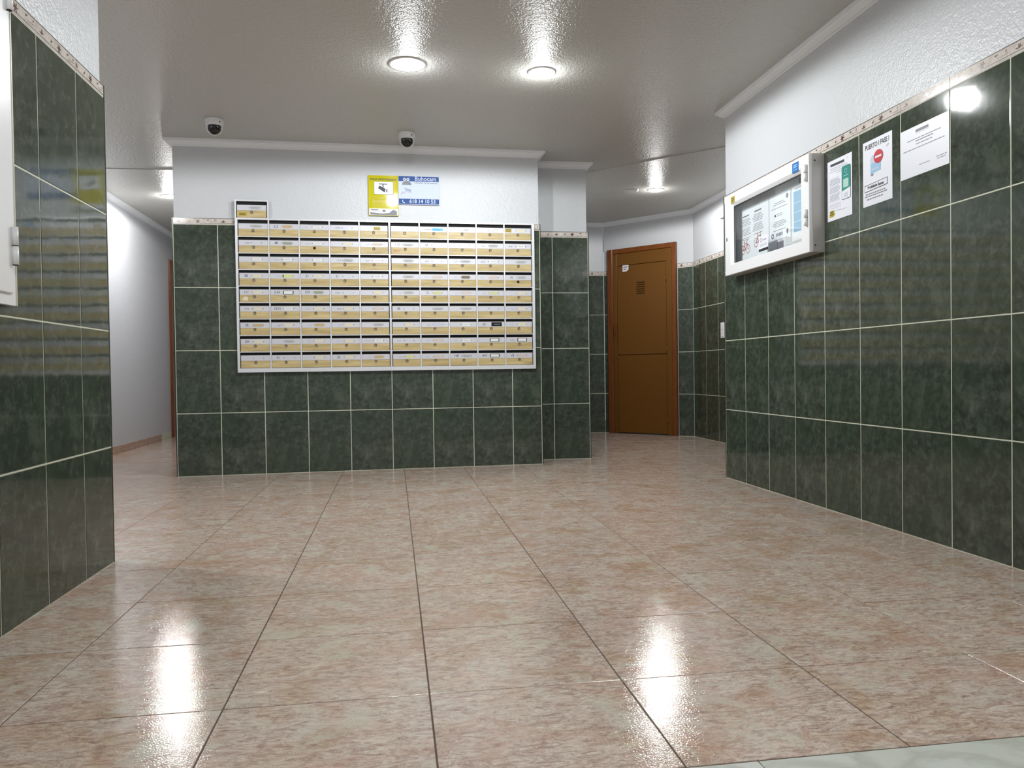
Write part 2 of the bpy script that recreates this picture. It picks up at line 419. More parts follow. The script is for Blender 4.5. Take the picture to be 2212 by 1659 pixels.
# cornices, mitred
PROF = [(0, -.046), (.004, -.046), (.006, -.041), (.016, -.038), (.038, -.020), (.040, -.016), (.050, -.015), (.051, 0), (0, 0)]
def cornice(idx, pts, prev=None, nxt=None, z=CEIL, kind='structure'):
    """run of cornice from pts[0] to pts[1]; room on the right-hand side when walking; prev/nxt give mitres"""
    a, b = Vector(pts[0]), Vector(pts[1]); d = (b-a).normalized(); n = Vector((d.y, -d.x))
    def mit(p, other, at_start):
        if other is None: return n
        d2 = (p-Vector(other)).normalized() if at_start else (Vector(other)-p).normalized()
        n2 = Vector((d2.y, -d2.x)); s = (n+n2); return s/(s.dot(n)) if s.length > 1e-3 else n
    na, nb = mit(a, prev, True), mit(b, nxt, False)
    vs = [(a.x+na.x*o, a.y+na.y*o, z+h) for o, h in PROF]+[(b.x+nb.x*o, b.y+nb.y*o, z+h) for o, h in PROF]
    k = len(PROF); fs = [(i, i+1, k+i+1, k+i) for i in range(k-1)]+[tuple(reversed(range(k))), tuple(range(k, 2*k))]
    return MB().add(vs, fs, M_cornice).build('trim_%d' % idx, kind='structure')
cm1, cm2 = FM.p(-1.528, 0, -T)[:2], FM.p(1.123, 0, -T)[:2]
path = [(-1.528, 10.6), cm1, cm2, (1.123, 6.282), (1.572, 6.282), (1.572, 8.812), (2.405, 8.812), (3.152, 7.965), (3.152, 4.918), (2.172, 4.918), (2.172, -1.3)]
path = [Vector(p) for p in path]
for i in range(len(path)-1):
    # room must be on the right-hand side while walking: this order keeps it there
    a, b = path[i], path[i+1]
    pr = path[i-1] if i else None; nx = path[i+2] if i+2 < len(path) else None
    cornice(2+i, (a, b), pr, nx)
cornice(12, ((-2.58, 2.2), (-2.58, 10.7)))

# ------------------------------------------------------------------ downlights
def downlight(x, y, ring_r, bulb_r, off, label, energy, color=(1, 1, 1), z=CEIL, group=None):
    r = bpy.data.objects.new('downlight', None); col.objects.link(r); r.location = (x, y, z); r.empty_display_size = .1
    r['label'] = label; r['category'] = 'ceiling light'; r['group'] = 'recessed downlights'
    MB().lathe([(ring_r*.70, 0), (ring_r*.72, -.006), (ring_r*.95, -.007), (ring_r, -.002), (ring_r, .0)], M_ring, 40, cap=False).build('ring', r)
    MB().lathe([(ring_r*.72, -.0035), (bulb_r*.98, -.002)], M_ring, 40, cap=False, c=(0, 0, 0)).build('reflector', r)
    MB().lathe([(bulb_r*.02, -.022), (bulb_r*.4, -.0205), (bulb_r*.7, -.016), (bulb_r*.9, -.009), (bulb_r, -.001)], M_bulb, 32, cap=True, c=(off, -.004, 0)).build('bulb', r)
    ld = bpy.data.lights.new('bulb_light', 'SPOT'); ld.energy = energy; ld.spot_size = radians(179); ld.spot_blend = .12
    ld.shadow_soft_size = .035; ld.color = color
    lo = bpy.data.objects.new('bulb_light', ld); col.objects.link(lo); lo.parent = r; lo.location = (off, 0, -.062)
    pd = bpy.data.lights.new('bulb_glow', 'POINT'); pd.energy = energy*.055; pd.shadow_soft_size = .03; pd.color = color
    po = bpy.data.objects.new('bulb_glow', pd); col.objects.link(po); po.parent = r; po.location = (off, 0, -.060)
    return r
LAMPS = [
 (.102, 4.349, .104, .062, .008, 'left of the two large lit downlights in the ceiling, with the wide grey ring', 1, (.93, .96, 1)),
 (.850, 4.379, .080, .066, 0, 'right of the two large lit downlights in the ceiling, round white bulb', 1.15, (.97, 1, 1)),
 (2.446, 7.10, .080, .066, 0, 'far lit downlight in the ceiling before the brown metal door', .8, (1, 1, 1)),
 (-2.035, 7.75, .080, .066, 0, 'lit downlight in the white corridor, half hidden by the mailbox wall', 1.0, (1, .98, .97)),
 (-1.95, 3.75, .080, .066, 0, 'downlight around the corner behind the left tiled wall', .8, (1, 1, 1)),
 (.102, .75, .080, .066, 0, 'added unseen downlight over the entrance, left of two above the camera', .75, (1, 1, 1)),  # this lamp and the next are added out of view to brighten the entrance end
 (1.15, .75, .080, .066, 0, 'added unseen downlight over the entrance, right of two above the camera', .75, (1, 1, 1)),
]
for x, y, rr, br, off, lab, e, c in LAMPS:
    downlight(x, y, rr, br, off, lab, LAMP_W*e, c, z=CEIL-(.005 if y > 7 else 0))

# ------------------------------------------------------------------ dome cameras
def dome_camera(x, y, label, yaw):
    r = bpy.data.objects.new('dome_camera', None); col.objects.link(r); r.location = (x, y, CEIL); r.rotation_euler = (0, 0, yaw)
    r['label'] = label; r['category'] = 'camera'; r['group'] = 'dome security cameras'
    MB().lathe([(.030, 0), (.058, 0), (.059, -.006), (.056, -.040), (.053, -.046), (.030, -.046)], M_whitepl, 36).build('base', r)
    R = .052; c = Vector((0, 0, -.050)); vs, fw_, fb = [], [], []
    nu, nv = 40, 16
    aim = Vector((0, -cos(radians(30)), -sin(radians(30))))
    for j in range(nv+1):
        ph = pi/2*j/nv
        for i in range(nu):
            a = 2*pi*i/nu; vs.append((R*cos(ph)*cos(a), R*cos(ph)*sin(a), c.z-R*sin(ph)*1.02))
    for j in range(nv):
        for i in range(nu):
            f = (j*nu+i, (j+1)*nu+i, (j+1)*nu+(i+1) % nu, j*nu+(i+1) % nu)
            ce_ = sum((Vector(vs[k]) for k in f), Vector())/4-c
            (fb if ce_.normalized().dot(aim) > .62 else fw_).append(f)
    MB().add([(0, 0, 0)]*0+vs, fw_, M_whitepl, True).build('shell', r)
    b = MB().add([tuple(Vector(v)*1 for v in [])]*0+[(v[0]*1.0, v[1]*1.0, v[2]) for v in vs], fb, M_smoke, True); b.build('window', r)
    for s in (-1, 1): MB().lathe([(.0035, 0), (.0035, -.002)], M_chrome, 10, axis='Y', c=(s*.018, -.047, -.062)).build('lens', r)
    MB().box(.030, .036, -.0505, -.048, -.03, -.022, M_ink).build('screw', r)
    return r
dome_camera(-1.137, 5.43, 'white dome security camera on the ceiling at the left, nearer the corridor', .25)
dome_camera(.119, 5.60, 'white dome security camera on the ceiling above the yellow and blue signs', -.02)
# small sensor beside the far downlight
sn = MB(); sn.lathe([(.022, 0), (.024, -.006), (.016, -.020), (.006, -.024)], M_whitepl, 20)
sn.build('ceiling_sensor', None, (2.26, 7.11, CEIL-.005), label='tiny white sensor on the ceiling left of the far downlight', cat='sensor')

# ------------------------------------------------------------------ mailboxes
PW, PH = .2137, .1185
SIDE, BOT, TOP, DEP = .015, .030, .010, .026
W5, DW, DH = PW*5, PW-.011, .0905
strip_me = MB().tile(-DW/2+.0005, DW/2-.0005, .0505, .0900, -.0018, .0, M_strip, .0006).mesh('label_strip')
door_me = MB().tile(-DW/2, DW/2, 0, DH, 0, .003, M_wood, .0008).mesh('mailbox_door')
M_lockm = mat('dull lock metal', srgb(128, 120, 104), .35, .5)
lock_me = MB().lathe([(.0108, 0), (.0108, -.003), (.0088, -.0045), (.0082, -.0030), (.0030, -.0030)], M_lockm, 18, axis='Y').mesh('lock')
lb = MB().lathe([(.0100, 0), (.0100, -.001)], M_black, 14, axis='Y').mesh('lock')
def plate(kind):
    b = MB(); x0, x1, z0, z1 = -.028, .034, -.0102, .0102
    mt = {'w': 'white', 'W': 'white', 'g': 'grey', 'c': 'cream', 'p': 'pink', 't': 'tan', 'G': 'green', 'L': 'lime', 'y': 'yellow', 'b': 'brown', 'l': 'lav'}
    if kind == 'n': b.disc(0, 0, .0028, .0032, -.0008, M_ink, 8)
    elif kind == 'Y': b.flat([(x0+.008, z0-.003), (x1-.004, z0-.003), (x1-.004, z1+.002), (x0+.008, z1+.002)], -.0008, M_mustard); b.line(x0+.012, .004, x1-.01, .004, .002, -.0012, M_ink); b.line(x0+.012, -.005, x1-.012, -.005, .002, -.0012, M_ink)
    elif kind == 'B': b.flat([(-.028, -.010), (.050, -.009), (.050, .009), (-.028, .010)], -.0009, M_cyan); b.flat([(-.095, -.004), (-.028, -.003), (-.028, .004), (-.095, .004)], -.0008, M_card['grey']); b.line(-.02, -.003, .03, -.002, .0025, -.0014, M_stblue)
    elif kind == 'K': b.flat([(x0-.006, z0), (x0-.002, z0-.003), (x1+.002, z0-.003), (x1+.006, z0), (x1+.006, z1), (x1+.002, z1+.003), (x0-.002, z1+.003), (x0-.006, z1)], -.0008, M_black); b.flat([(x0, z0), (x1, z0), (x1, z1), (x0, z1)], -.0014, M_card['white'])
    elif kind == 'X': b.flat([(-.020, -.014), (.060, -.014), (.060, .016), (-.020, .016)], -.0010, M_black); b.line(0, 0, .045, 0, .006, -.0014, M_grey_ink)
    elif kind == 'o': b.disc(.012, 0, .022, .009, -.0008, M_card['grey'], 12)
    else:
        for x in (x0-.007, x1+.004): b.disc(x, .001, .0028, .0032, -.0008, M_ink, 8)
        if kind in mt:
            b.flat([(x0-.001, z0+.001), (x0+.004, z0), (x1-.001, z0), (x1, z1-.001), (x1-.004, z1), (x0, z1)], -.0007, M_card[mt[kind]])
            if kind in 'Wwgb': b.line(x0+.010, 0, x1-.012, 0, .0018, -.0011, M_grey_ink)
            if kind == 'W':
                for q in ((x0, z0, x1, z0), (x0, z1, x1, z1)): b.line(*q, .0014, -.0011, M_grey_ink)
            if kind == 'L': b.flat([(x0-.006, z0), (x0, z0), (x0, z1), (x0-.006, z1)], -.001, M_black)
    return b.mesh('name_plate')
plates = {}
LEFT = ['gtWnY', 'nGWcp', 'wwwgw', 'cLcnw', 'cKGnc', 'cwccp', 'tctcg', 'cgccw', 'nncct']
RIGHT = ['wBoWc', 'gnngw', 'gngwg', 'gpbpg', 'gypyc', 'nggnc', 'clwXc', 'npwKK', 'ypgKp']
HAND = {(0, 1): '2.2', (1, 1): '4B', (4, 0): '111', (4, 1): '2-45', (4, 2): 'CM', (5, 1): '2Y01', (6, 0): '2E', (7, 0): '2A', (8, 1): '01', (3, 0): '2B', (3, 2): '21', (3, 3): '21', (8, 3): '25'}
HANDR = {(5, 0): '2B', (1, 0): '1 21', (8, 3): 'AM', (8, 2): '10P', (8, 4): '18', (6, 3): '2C', (1, 1): '10', (3, 4): '16', (4, 1): '15'}
def scribble(parent, x, z, n, mt, h=.012, y=-.0022):
    b = MB()      # one unbroken faint stroke, too worn to read
    for k in range(n):
        pts = [(x, z), (x+random.uniform(.002, .006), z+h*random.uniform(.4, .6)), (x+random.uniform(.0, .005), z-h*.5), (x+random.uniform(.005, .008), z+random.uniform(-.3, .2)*h)]
        for p, q in zip(pts[:-1], pts[1:]): b.line(*p, *q, .0016, y, mt)
        b.line(*pts[-1], x+.0105, z, .0012, y, mt); x += .0105
    return b.build('handwriting', parent)
def bank(name, label, ncol, nrow, u, z, kinds, hand, sideL, sideR, botf=BOT, top=TOP):
    wtot = sideL+sideR+PW*ncol; htot = botf+top+PH*nrow
    r = bpy.data.objects.new(name, None); col.objects.link(r); r.location = FM.p(u, z, .0006); r.rotation_euler = (0, 0, FM.a)
    r['label'] = label; r['category'] = 'mailboxes'; r['group'] = 'lobby mailbox units'
    b = MB(); e = .0045
    b.box(0, sideL, -DEP, 0, 0, htot, M_alu); b.box(wtot-sideR, wtot, -DEP, 0, 0, htot, M_alu)
    b.box(sideL, wtot-sideR, -DEP, 0, 0, botf, M_alu); b.box(sideL, wtot-sideR, -DEP, 0, htot-top, htot, M_alu)
    b.build('frame', r)
    MB().box(sideL, wtot-sideR, -.003, -.0005, botf, htot-top, M_black).build('back_panel', r)
    b = MB()
    for c in range(1, ncol): x = sideL+PW*c; b.box(x-e, x+e, -DEP+.001, -.003, botf, htot-top, M_alu)
    if ncol > 1: b.build('divider', r)
    for k in range(1, nrow):
        zz = botf+PH*k; MB().box(sideL, wtot-sideR, -DEP+.002, -.003, zz-.0045, zz+.0015, M_alu).build('shelf', r)
    for rr in range(nrow):
        for c in range(ncol):
            x = sideL+PW*(c+.5); zz = botf+PH*(nrow-1-rr)+.0025; kd = kinds[rr][c]
            d = link('mailbox_door', door_me, r, (x, -DEP+.006, zz))
            link('label_strip', strip_me, d)
            dark = (hand is HAND and (rr, c) == (1, 2)) or (hand is HANDR and (rr, c) == (3, 4))
            link('lock', lb if dark else lock_me, d, (random.uniform(-.002, .002), 0, .0385))
            if kd not in plates: plates[kd] = plate(kd)
            if kd == 'n':
                for sxx in (-.035, .037): link('screw', plates['n'], d, (.020+sxx, -.0019, .0700))
            else: link('name_plate', plates[kd], d, (.020+random.uniform(-.001, .001), -.0019, .0700+random.uniform(-.001, .001)))
            s = hand.get((rr, c))
            if s:
                if s.strip(): text(d, s, .024, -.055, .0705, -.0024, M_ink, 'handwriting')
            elif random.random() < .6: scribble(d, random.uniform(-.075, -.055), .069, 3, M_lgrey_ink if random.random() < .7 else M_grey_ink)
    return r
UL, ZL = -1.107, .738
W5L = .017+PW*5+.006
b1 = bank('mailbox_unit', 'left half of the wall mailboxes, five columns of small wood-fronted doors', 5, 9, UL, ZL, LEFT, HAND, .017, .006)
b2 = bank('mailbox_unit', 'right half of the wall mailboxes, five columns with a black name plate', 5, 9, UL+W5L+.001, ZL, RIGHT, HANDR, .006, .020)
b3 = bank('mailbox_unit', 'single mailbox standing on the top left of the mailbox block, with yellow sticker', 1, 1, UL, ZL+BOT+TOP+PH*9+.0005, ['g'], {(0, 0): ' '}, .010, .010, .003, .009)
dr3 = [c for c in b3.children if c.name.startswith('mailbox_door')][0]
MB().flat([(-.09, .012), (-.035, .012), (-.035, .038), (-.09, .038)], -.0008, M_mustard).line(-.085, .030, -.042, .030, .003, -.0012, M_ink).line(-.085, .020, -.045, .020, .003, -.0012, M_ink).build('sticker', dr3, label='mustard yellow sticker with black lines')
def door_of(bk, r, c): return [o for o in bk.children if o.name.startswith('mailbox_door')][r*5+c]
MB().flat([(-.098, .058), (-.048, .058), (-.048, .086), (-.098, .086)], -.0026, M_mustard).line(-.092, .078, -.055, .078, .003, -.003, M_ink).line(-.092, .067, -.055, .067, .003, -.003, M_ink).build('sticker', door_of(b2, 0, 4), label='mustard yellow sticker with black lines')
scribble(door_of(b2, 1, 0), -.085, .027, 5, mat('orange ink', srgb(190, 96, 60), .5), .018, -.0006)
MB().flat([(-.085, .012), (-.045, .010), (-.045, .036), (-.07, .040)], -.0008, M_card['cream']).build('sticker', door_of(b1, 4, 0), label='torn cream sticker')

# ------------------------------------------------------------------ signs on the mailbox wall
ys = MB().box(0, .217, -.004, .012, 0, .297, M_yellow).build('warning_sign', None, FM.p(-.162, 1.887, .001), FM.a,
     label='yellow video surveillance warning sign with a black camera picture', cat='sign')
MB().box(.004, .213, -.0046, -.004, .003, .052, M_paper).build('footer', ys, label='white footer band')
b = MB(); b.flat([(.04, .155), (.182, .155), (.182, .252), (.04, .252)], -.0048, M_ink); b.flat([(.0425, .1575), (.1795, .1575), (.1795, .2495), (.0425, .2495)], -.0053, M_paper); b.build('picture_panel', ys)
b = MB(); y = -.006
b.flat([(.075, .230), (.137, .230), (.137, .236), (.075, .236)], y, M_ink); b.flat([(.103, .208), (.111, .208), (.111, .231), (.103, .231)], y, M_ink)
b.flat([(.070, .202), (.081, .221), (.126, .198), (.118, .171)], y, M_ink); b.flat([(.126, .174), (.138, .172), (.142, .194), (.130, .196)], y, M_grey_ink)
b.build('camera_picture', ys)
text(ys, 'ZONA VIDEOVIGILADA', .0195, .108, .266, -.0048, M_ink, sx=.93, bold=.0006)
b = MB(); 
for z, x1 in ((.135, .205), (.062, .200)): b.line(.015, z, x1, z, .0018, -.0045, M_mustard)
for z, x1 in ((.122, .19), (.113, .18), (.104, .185), (.095, .17), (.086, .12), (.072, .19)): b.line(.025, z, x1, z, .0028, -.0045, mat('dark yellow print', srgb(150, 140, 20), .4) if z == .122 else M_mustard)
b.flat([(.010, .006), (.206, .004), (.206, .034), (.180, .046), (.150, .022), (.10, .016), (.010, .024)], -.005, M_grey_ink)
b.flat([(.10, .026), (.122, .026), (.122, .044), (.10, .044)], -.0054, M_grey_ink)
b.line(.014, .044, .07, .044, .005, -.0052, M_ink); b.line(.02, .033, .09, .033, .0025, -.0052, M_grey_ink)
b.build('small_print', ys)

bs = MB().box(0, .303, -.003, .012, 0, .211, M_lam).build('company_sign', None, FM.p(.0575, 1.9745, .001), FM.a,
     label='white and blue Buhocam sign with a phone number', cat='sign')
b = MB(); b.box(.002, .301, -.0036, -.003, .172, .209, M_blue); b.build('header', bs, label='blue header band')
b = MB(); b.box(.002, .301, -.0036, -.003, .004, .042, M_blue); b.build('footer', bs, label='blue footer band')
text(bs, 'Buhocam', .044, .202, .191, -.0037, M_lam, bold=.0004, sx=.98)
text(bs, 'CÁMARAS DE SEGURIDAD', .0148, .205, .160, -.0031, M_ink)
text(bs, '618 14 10 53', .040, .178, .023, -.0037, M_lam, bold=.0006, sx=.92)
b = MB(); y = -.0042
b.flat([(.028, .145), (.060, .145), (.060, .190), (.050, .200), (.040, .196), (.044, .172), (.030, .160)], y, M_grey_ink)
b.flat([(.060, .145), (.096, .145), (.094, .158), (.080, .172), (.084, .196), (.074, .202), (.060, .190)], y, mat('dark slate print', srgb(48, 58, 78), .3))
for x in (.046, .072): b.disc(x, .184, .0115, .0115, y-.0005, M_lam); b.disc(x, .184, .0045, .0045, y-.001, M_ink, 10)
b.build('owl_emblem', bs)
b = MB(); sl = mat('slate print', srgb(84, 104, 136), .3)
b.flat([(.044, .124), (.052, .106), (.094, .094), (.094, .110)], y+.0008, sl); b.flat([(.046, .106), (.094, .090), (.092, .084), (.052, .097)], y+.0005, M_lgrey_ink)
b.flat([(.018, .068), (.022, .066), (.028, .078), (.052, .084), (.054, .096), (.046, .094), (.020, .088)], y+.0005, M_lgrey_ink); b.build('camera_picture', bs)
b = MB(); b.flat([(.026, .032), (.031, .035), (.034, .028), (.031, .026), (.037, .017), (.041, .019), (.048, .013), (.045, .009), (.038, .009), (.028, .019)], -.0042, M_lam); b.build('phone_symbol', bs)

# ------------------------------------------------------------------ notice board on the right wall
BY0, BY1, BZ0, BZ1, BD = 4.728, 3.705, 1.300, 1.795, .080
nb = bpy.data.objects.new('notice_board', None); col.objects.link(nb); nb.location = FR.p(-BY0, BZ0, .0006); nb.rotation_euler = (0, 0, FR.a)
nb['label'] = 'white glazed notice cabinet hanging on the green tiles at the right'; nb['category'] = 'notice board'
BW, BH = BY0-BY1, BZ1-BZ0
M_side = mat('grey aluminium', (.50, .49, .47, 1), .4, .3)
b = MB(); th = .012
b.box(0, BW, -.010, 0, 0, BH, M_side); b.box(0, th, -BD+.018, -.010, 0, BH, M_side); b.box(BW-th, BW, -BD+.018, -.010, 0, BH, M_side)
b.box(th, BW-th, -BD+.018, -.010, 0, th, M_side); b.box(th, BW-th, -BD+.018, -.010, BH-th, BH, M_side)
b.build('case', nb)
MB().box(th+.001, BW-th-.001, -.013, -.0101, th+.001, BH-th-.001, mat('pale grey backing', srgb(205, 208, 212), .6)).build('backing_panel', nb)
# door frame with a bevelled inner edge
b = MB(); gx0, gx1, gz0, gz1 = .112, BW-.095, .070, BH-.078
def ring(x0, x1, z0, z1, y): return [(x0, y, z0), (x1, y, z0), (x1, y, z1), (x0, y, z1)]
rs = [ring(0, BW-.006, .0, BH, -BD+.019), ring(0, BW-.006, .0, BH, -BD+.002), ring(.002, BW-.008, .002, BH-.002, -BD),
      ring(gx0-.034, gx1+.012, gz0-.012, gz1+.02, -BD), ring(gx0, gx1, gz0, gz1, -BD+.016), ring(gx0, gx1, gz0, gz1, -BD+.019)]
vv = [p for r_ in rs for p in r_]; ff = []
for k in range(len(rs)-1):
    for i in range(4): ff.append((4*k+i, 4*k+(i+1) % 4, 4*k+4+(i+1) % 4, 4*k+4+i))
for i in range(4): ff.append((20+i, 20+(i+1) % 4, (i+1) % 4, i))
b.add(vv, ff, M_white); df = b.build('door_frame', nb)
MB().box(gx0-.001, gx1+.001, -BD+.0145, -BD+.0165, gz0-.001, gz1+.001, M_glass).build('glass_pane', nb)
M_gask = mat('dark gasket', (.02, .02, .02, 1), .5)
b = MB()
for q in ((gx0, gx1, gz1-.006, gz1), (gx0, gx0+.005, gz0, gz1)): b.box(q[0], q[1], -BD+.010, -BD+.0144, q[2], q[3], M_gask)
b.build('gasket', nb)
for zc in (.36, .135):
    b = MB(); b.lathe([(.009, 0), (.009, .040)], M_white, 14, c=(BW-.028, -BD-.006, zc)); b.lathe([(.009, .042), (.009, .082)], M_white, 14, c=(BW-.028, -BD-.006, zc))
    b.lathe([(.0094, .0402), (.0094, .0418)], M_ink, 14, c=(BW-.028, -BD-.006, zc)); b.build('hinge', nb)
MB().box(.026, .034, -BD-.002, -BD, .215, .235, M_ink).build('keyhole', nb)
for zc in (.03, BH-.04): MB().box(BW, BW+.001, -.055, -.047, zc, zc+.007, M_ink).build('screw', nb)
MB().box(BW-.918+.0, BW-.0, 0, 0, 0, 0, M_white) if False else None
X = lambda y: BY0-y
def sheet(name, y0, y1, z0, z1, mt, dpt=-.0136, lab=None):
    return MB().box(0, y0-y1, -.0006, 0, 0, z1-z0, mt).build(name, nb, (X(y0), dpt, z0-BZ0), label=lab)
M_sheet = mat('sheet behind glass', srgb(238, 242, 246), .5)
s1 = sheet('paper_sheet', 4.635, 4.272, 1.372, 1.690, M_sheet, lab='white sheet with two red bicycles')
b = MB(); y = -.0010
for cx, ztop, n in ((.065, .270, 14), (.225, .275, 13)):
    b.line(cx-.045, ztop+.005, cx+.045, ztop+.005, .008, y, M_grey_ink)
    for k in range(n):
        hw = random.uniform(.045, .075)
        if k % 6 != 5: b.line(cx-hw, ztop-.014-.0095*k, cx+hw, ztop-.014-.0095*k, .0028, y, M_grey_ink)
b.build('printed_text', s1)
b = MB()
for cx, cz in ((.058, .085), (.235, .105)):
    for s in (-1, 1): b.ringline(cx+s*.034, cz-.012, .026, .004, y, M_dred); b.ringline(cx+s*.034, cz-.012, .005, .003, y, M_dred, 8)
    for q in ((-.034, -.012, -.014, .022), (-.014, .022, .022, .024), (.022, .024, .0, -.014), (.0, -.014, -.014, .022), (-.034, -.012, 0, -.014), (.034, -.012, .018, .040), (.018, .040, .032, .044), (-.022, .036, -.006, .036), (-.014, .022, -.014, .036)):
        b.line(cx+q[0], cz+q[1], cx+q[2], cz+q[3], .0045, y, M_dred)
b.build('bicycle_picture', s1)
s2 = sheet('paper_sheet', 4.262, 4.022, 1.430, 1.690, M_sheet, lab='white sheet with short centred lines and round symbols')
b = MB()
for z, hw in ((.215, .05), (.205, .07), (.185, .09), (.150, .03), (.140, .03), (.108, .06), (.099, .075), (.090, .08), (.081, .05), (.060, .07), (.006, .1)): b.line(.115-hw, z, .115+hw, z, .003, y, M_grey_ink)
b.line(.06, .145, .075, .145, .012, y, M_ink); b.disc(.205, .232, .012, .014, y, M_grey_ink); b.ringline(.035, .035, .012, .006, y, M_ink); b.disc(.205, .038, .010, .016, y, M_grey_ink)
for x in (.08, .096, .112, .128, .144): b.line(x, .027, x+.002, .045, .010, y, M_grey_ink)
b.build('printed_text', s2)
s3 = sheet('paper_sheet', 4.005, 3.83, 1.400, 1.690, M_sheet, lab='white sheet with a light blue table')
b = MB(); b.flat([(.018, .045), (.17, .050), (.17, .262), (.018, .262)], y, M_lblue)
for z in (.10, .15, .20): b.line(.018, z, .17, z+.001, .0025, y-.0006, M_sheet)
b.line(.03, .275, .12, .278, .008, y, M_lgrey_ink); b.build('printed_table', s3)
sheet('paper_sheet', 3.93, 3.82, 1.696, 1.722, M_teal, lab='teal slip in the upper corner')
sheet('paper_sheet', 4.176, 4.10, 1.372, 1.424, M_grey_ink, lab='grey slip at the bottom')
s6 = MB().box(0, .115, -.0006, 0, 0, .088, M_paper).build('glass_sticker', nb, (X(4.293), -BD+.0138, 1.386-BZ0), label='white sticker with a dark foot on the glass')
b = MB(); b.flat([(0, 0), (.115, 0), (.115, .016), (0, .014)], y, M_ink); b.line(.015, .030, .1, .032, .003, y, M_lgrey_ink); b.line(.015, .038, .1, .040, .003, y, M_lgrey_ink)
b.ringline(.03, .065, .012, .003, y, M_grey_ink); b.line(.05, .062, .095, .064, .008, y, M_lgrey_ink); b.build('printed_text', s6)
k = MB().box(0, .066, -.0006, 0, 0, .050, M_stblue).build('sticker', nb, (X(3.876), -BD-.0004, 1.732-BZ0), label='small blue square sticker')
MB().line(.012, .036, .054, .037, .006, -.0012, M_lblue).line(.012, .026, .054, .027, .006, -.0012, M_lblue).line(.012, .013, .054, .013, .004, -.0012, M_lblue).build('printed_text', k)
k = MB().box(0, .054, -.0006, 0, 0, .040, M_mustard).build('sticker', nb, (X(4.634), -BD-.0004, 1.735-BZ0), label='small yellow sticker')
MB().line(.008, .027, .046, .028, .004, -.0012, M_leafg).line(.008, .018, .046, .019, .004, -.0012, M_leafg).line(.008, .009, .04, .010, .003, -.0012, M_leafg).build('printed_text', k)

# ------------------------------------------------------------------ papers taped on the right wall
def paper(y0, y1, z0, z1, label, mt=None):
    o = MB().box(0, y0-y1, -.0008, 0, 0, z1-z0, mt or M_paper).build('paper_notice', None, FR.p(-y0, z0, .0006), FR.a, label=label, cat='notice', group='papers on the right wall')
    return o
y = -.0014
p1 = paper(3.676, 3.462, 1.442, 1.737, 'white paper with a green phone picture, between the notice cabinet and the PUERTO sheet')
b = MB(); b.line(.03, .272, .150, .270, .012, y, M_ink)
for z, a, c in ((.255, .03, .17), (.247, .03, .18), (.238, .02, .16), (.228, .08, .125)): b.line(a, z, c, z, .0025, y, M_lgrey_ink)
for k in range(16): b.line(.022, .205-.0075*k, random.uniform(.100, .118), .205-.0075*k, .0040 if k % 5 else .0015, y, M_lgrey_ink)
for z in (.078, .070, .045, .060): b.line(.022, z, .12, z, .0018, y, M_lgrey_ink)
b.line(.10, .04, .17, .04, .002, y, M_lgrey_ink); b.line(.175, .275, .18, .285, .002, y, M_lgrey_ink)
b.build('printed_text', p1)
def rrect(x0, x1, z0, z1, r):
    return [(cx+r*cos(a), cz+r*sin(a)) for cx, cz, a0 in ((x1-r, z1-r, 0), (x0+r, z1-r, pi/2), (x0+r, z0+r, pi), (x1-r, z0+r, 1.5*pi)) for a in (a0, a0+pi/4, a0+pi/2)]
b = MB(); b.flat(rrect(.128, .204, .083, .243, .010), y, M_ink); b.flat(rrect(.1305, .2015, .0855, .2405, .009), y-.0006, M_paper)
b.flat([(.1305, .125), (.2015, .135), (.2015, .232), (.1955, .2405), (.138, .2405), (.1305, .232)], y-.0012, M_teal)
b.flat(rrect(.144, .188, .139, .180, .002), y-.0018, mat('pale green print', srgb(170, 206, 196), .4))
b.ringline(.166, .218, .010, .003, y-.0018, M_lblue); b.line(.146, .195, .186, .196, .004, y-.0018, M_lblue)
for z in (.112, .106, .100, .094): b.line(.148, z, .182, z, .0022, y-.0012, M_lgrey_ink)
b.build('phone_picture', p1)
b = MB(); b.flat([(.018, .018), (.055, .018), (.068, .030), (.055, .050), (.022, .050)], y, M_mustard); b.line(.028, .040, .05, .040, .004, y-.0006, M_leafg); b.line(.024, .030, .056, .030, .004, y-.0006, M_leafg); b.build('sticker', p1, label='yellow torn sticker')

p2 = paper(3.373, 3.158, 1.4515, 1.746, 'white paper headed PUERTO I FASE I with a red no entry symbol')
text(p2, 'PUERTO I FASE I', .030, .106, .266, y+.0006, M_ink, sx=.83, bold=.0011)
b = MB(); b.flat([(.058, .140), (.135, .145), (.135, .215), (.080, .222), (.058, .212)], y, M_lblue)
b.flat([(.060, .185), (.115, .190), (.110, .214), (.062, .212)], y-.0006, M_lam); b.disc(.070, .136, .010, .005, y-.0008, M_grey_ink, 10)
b.line(.068, .158, .12, .158, .006, y-.0008, M_lam); b.line(.175, .236, .192, .244, .007, y, M_lgrey_ink); b.build('picture', p2)
b = MB(); b.disc(.118, .208, .0335, .030, y-.0012, M_red, 28); b.flat([(.096, .203), (.141, .203), (.141, .212), (.096, .212)], y-.002, M_paper); b.build('no_entry_symbol', p2)
b = MB(); b.flat([(.012, .065), (.182, .070), (.182, .1015), (.012, .0965)], y, M_ink); b.flat([(.015, .068), (.179, .073), (.179, .0985), (.015, .0935)], y-.0006, M_paper); b.build('text_box', p2)
text(p2, 'Prohibido fumar', .0185, .098, .083, y-.0012, M_ink, bold=.0004)
b = MB()
for z, a, c in ((.054, .02, .165), (.044, .015, .180), (.030, .03, .155)):
    x = a
    while x < c-.01:
        w_ = random.uniform(.008, .022); b.line(x, z, min(x+w_, c), z+.0005, .005, y, M_grey_ink); x += w_+.004
b.build('printed_text', p2)

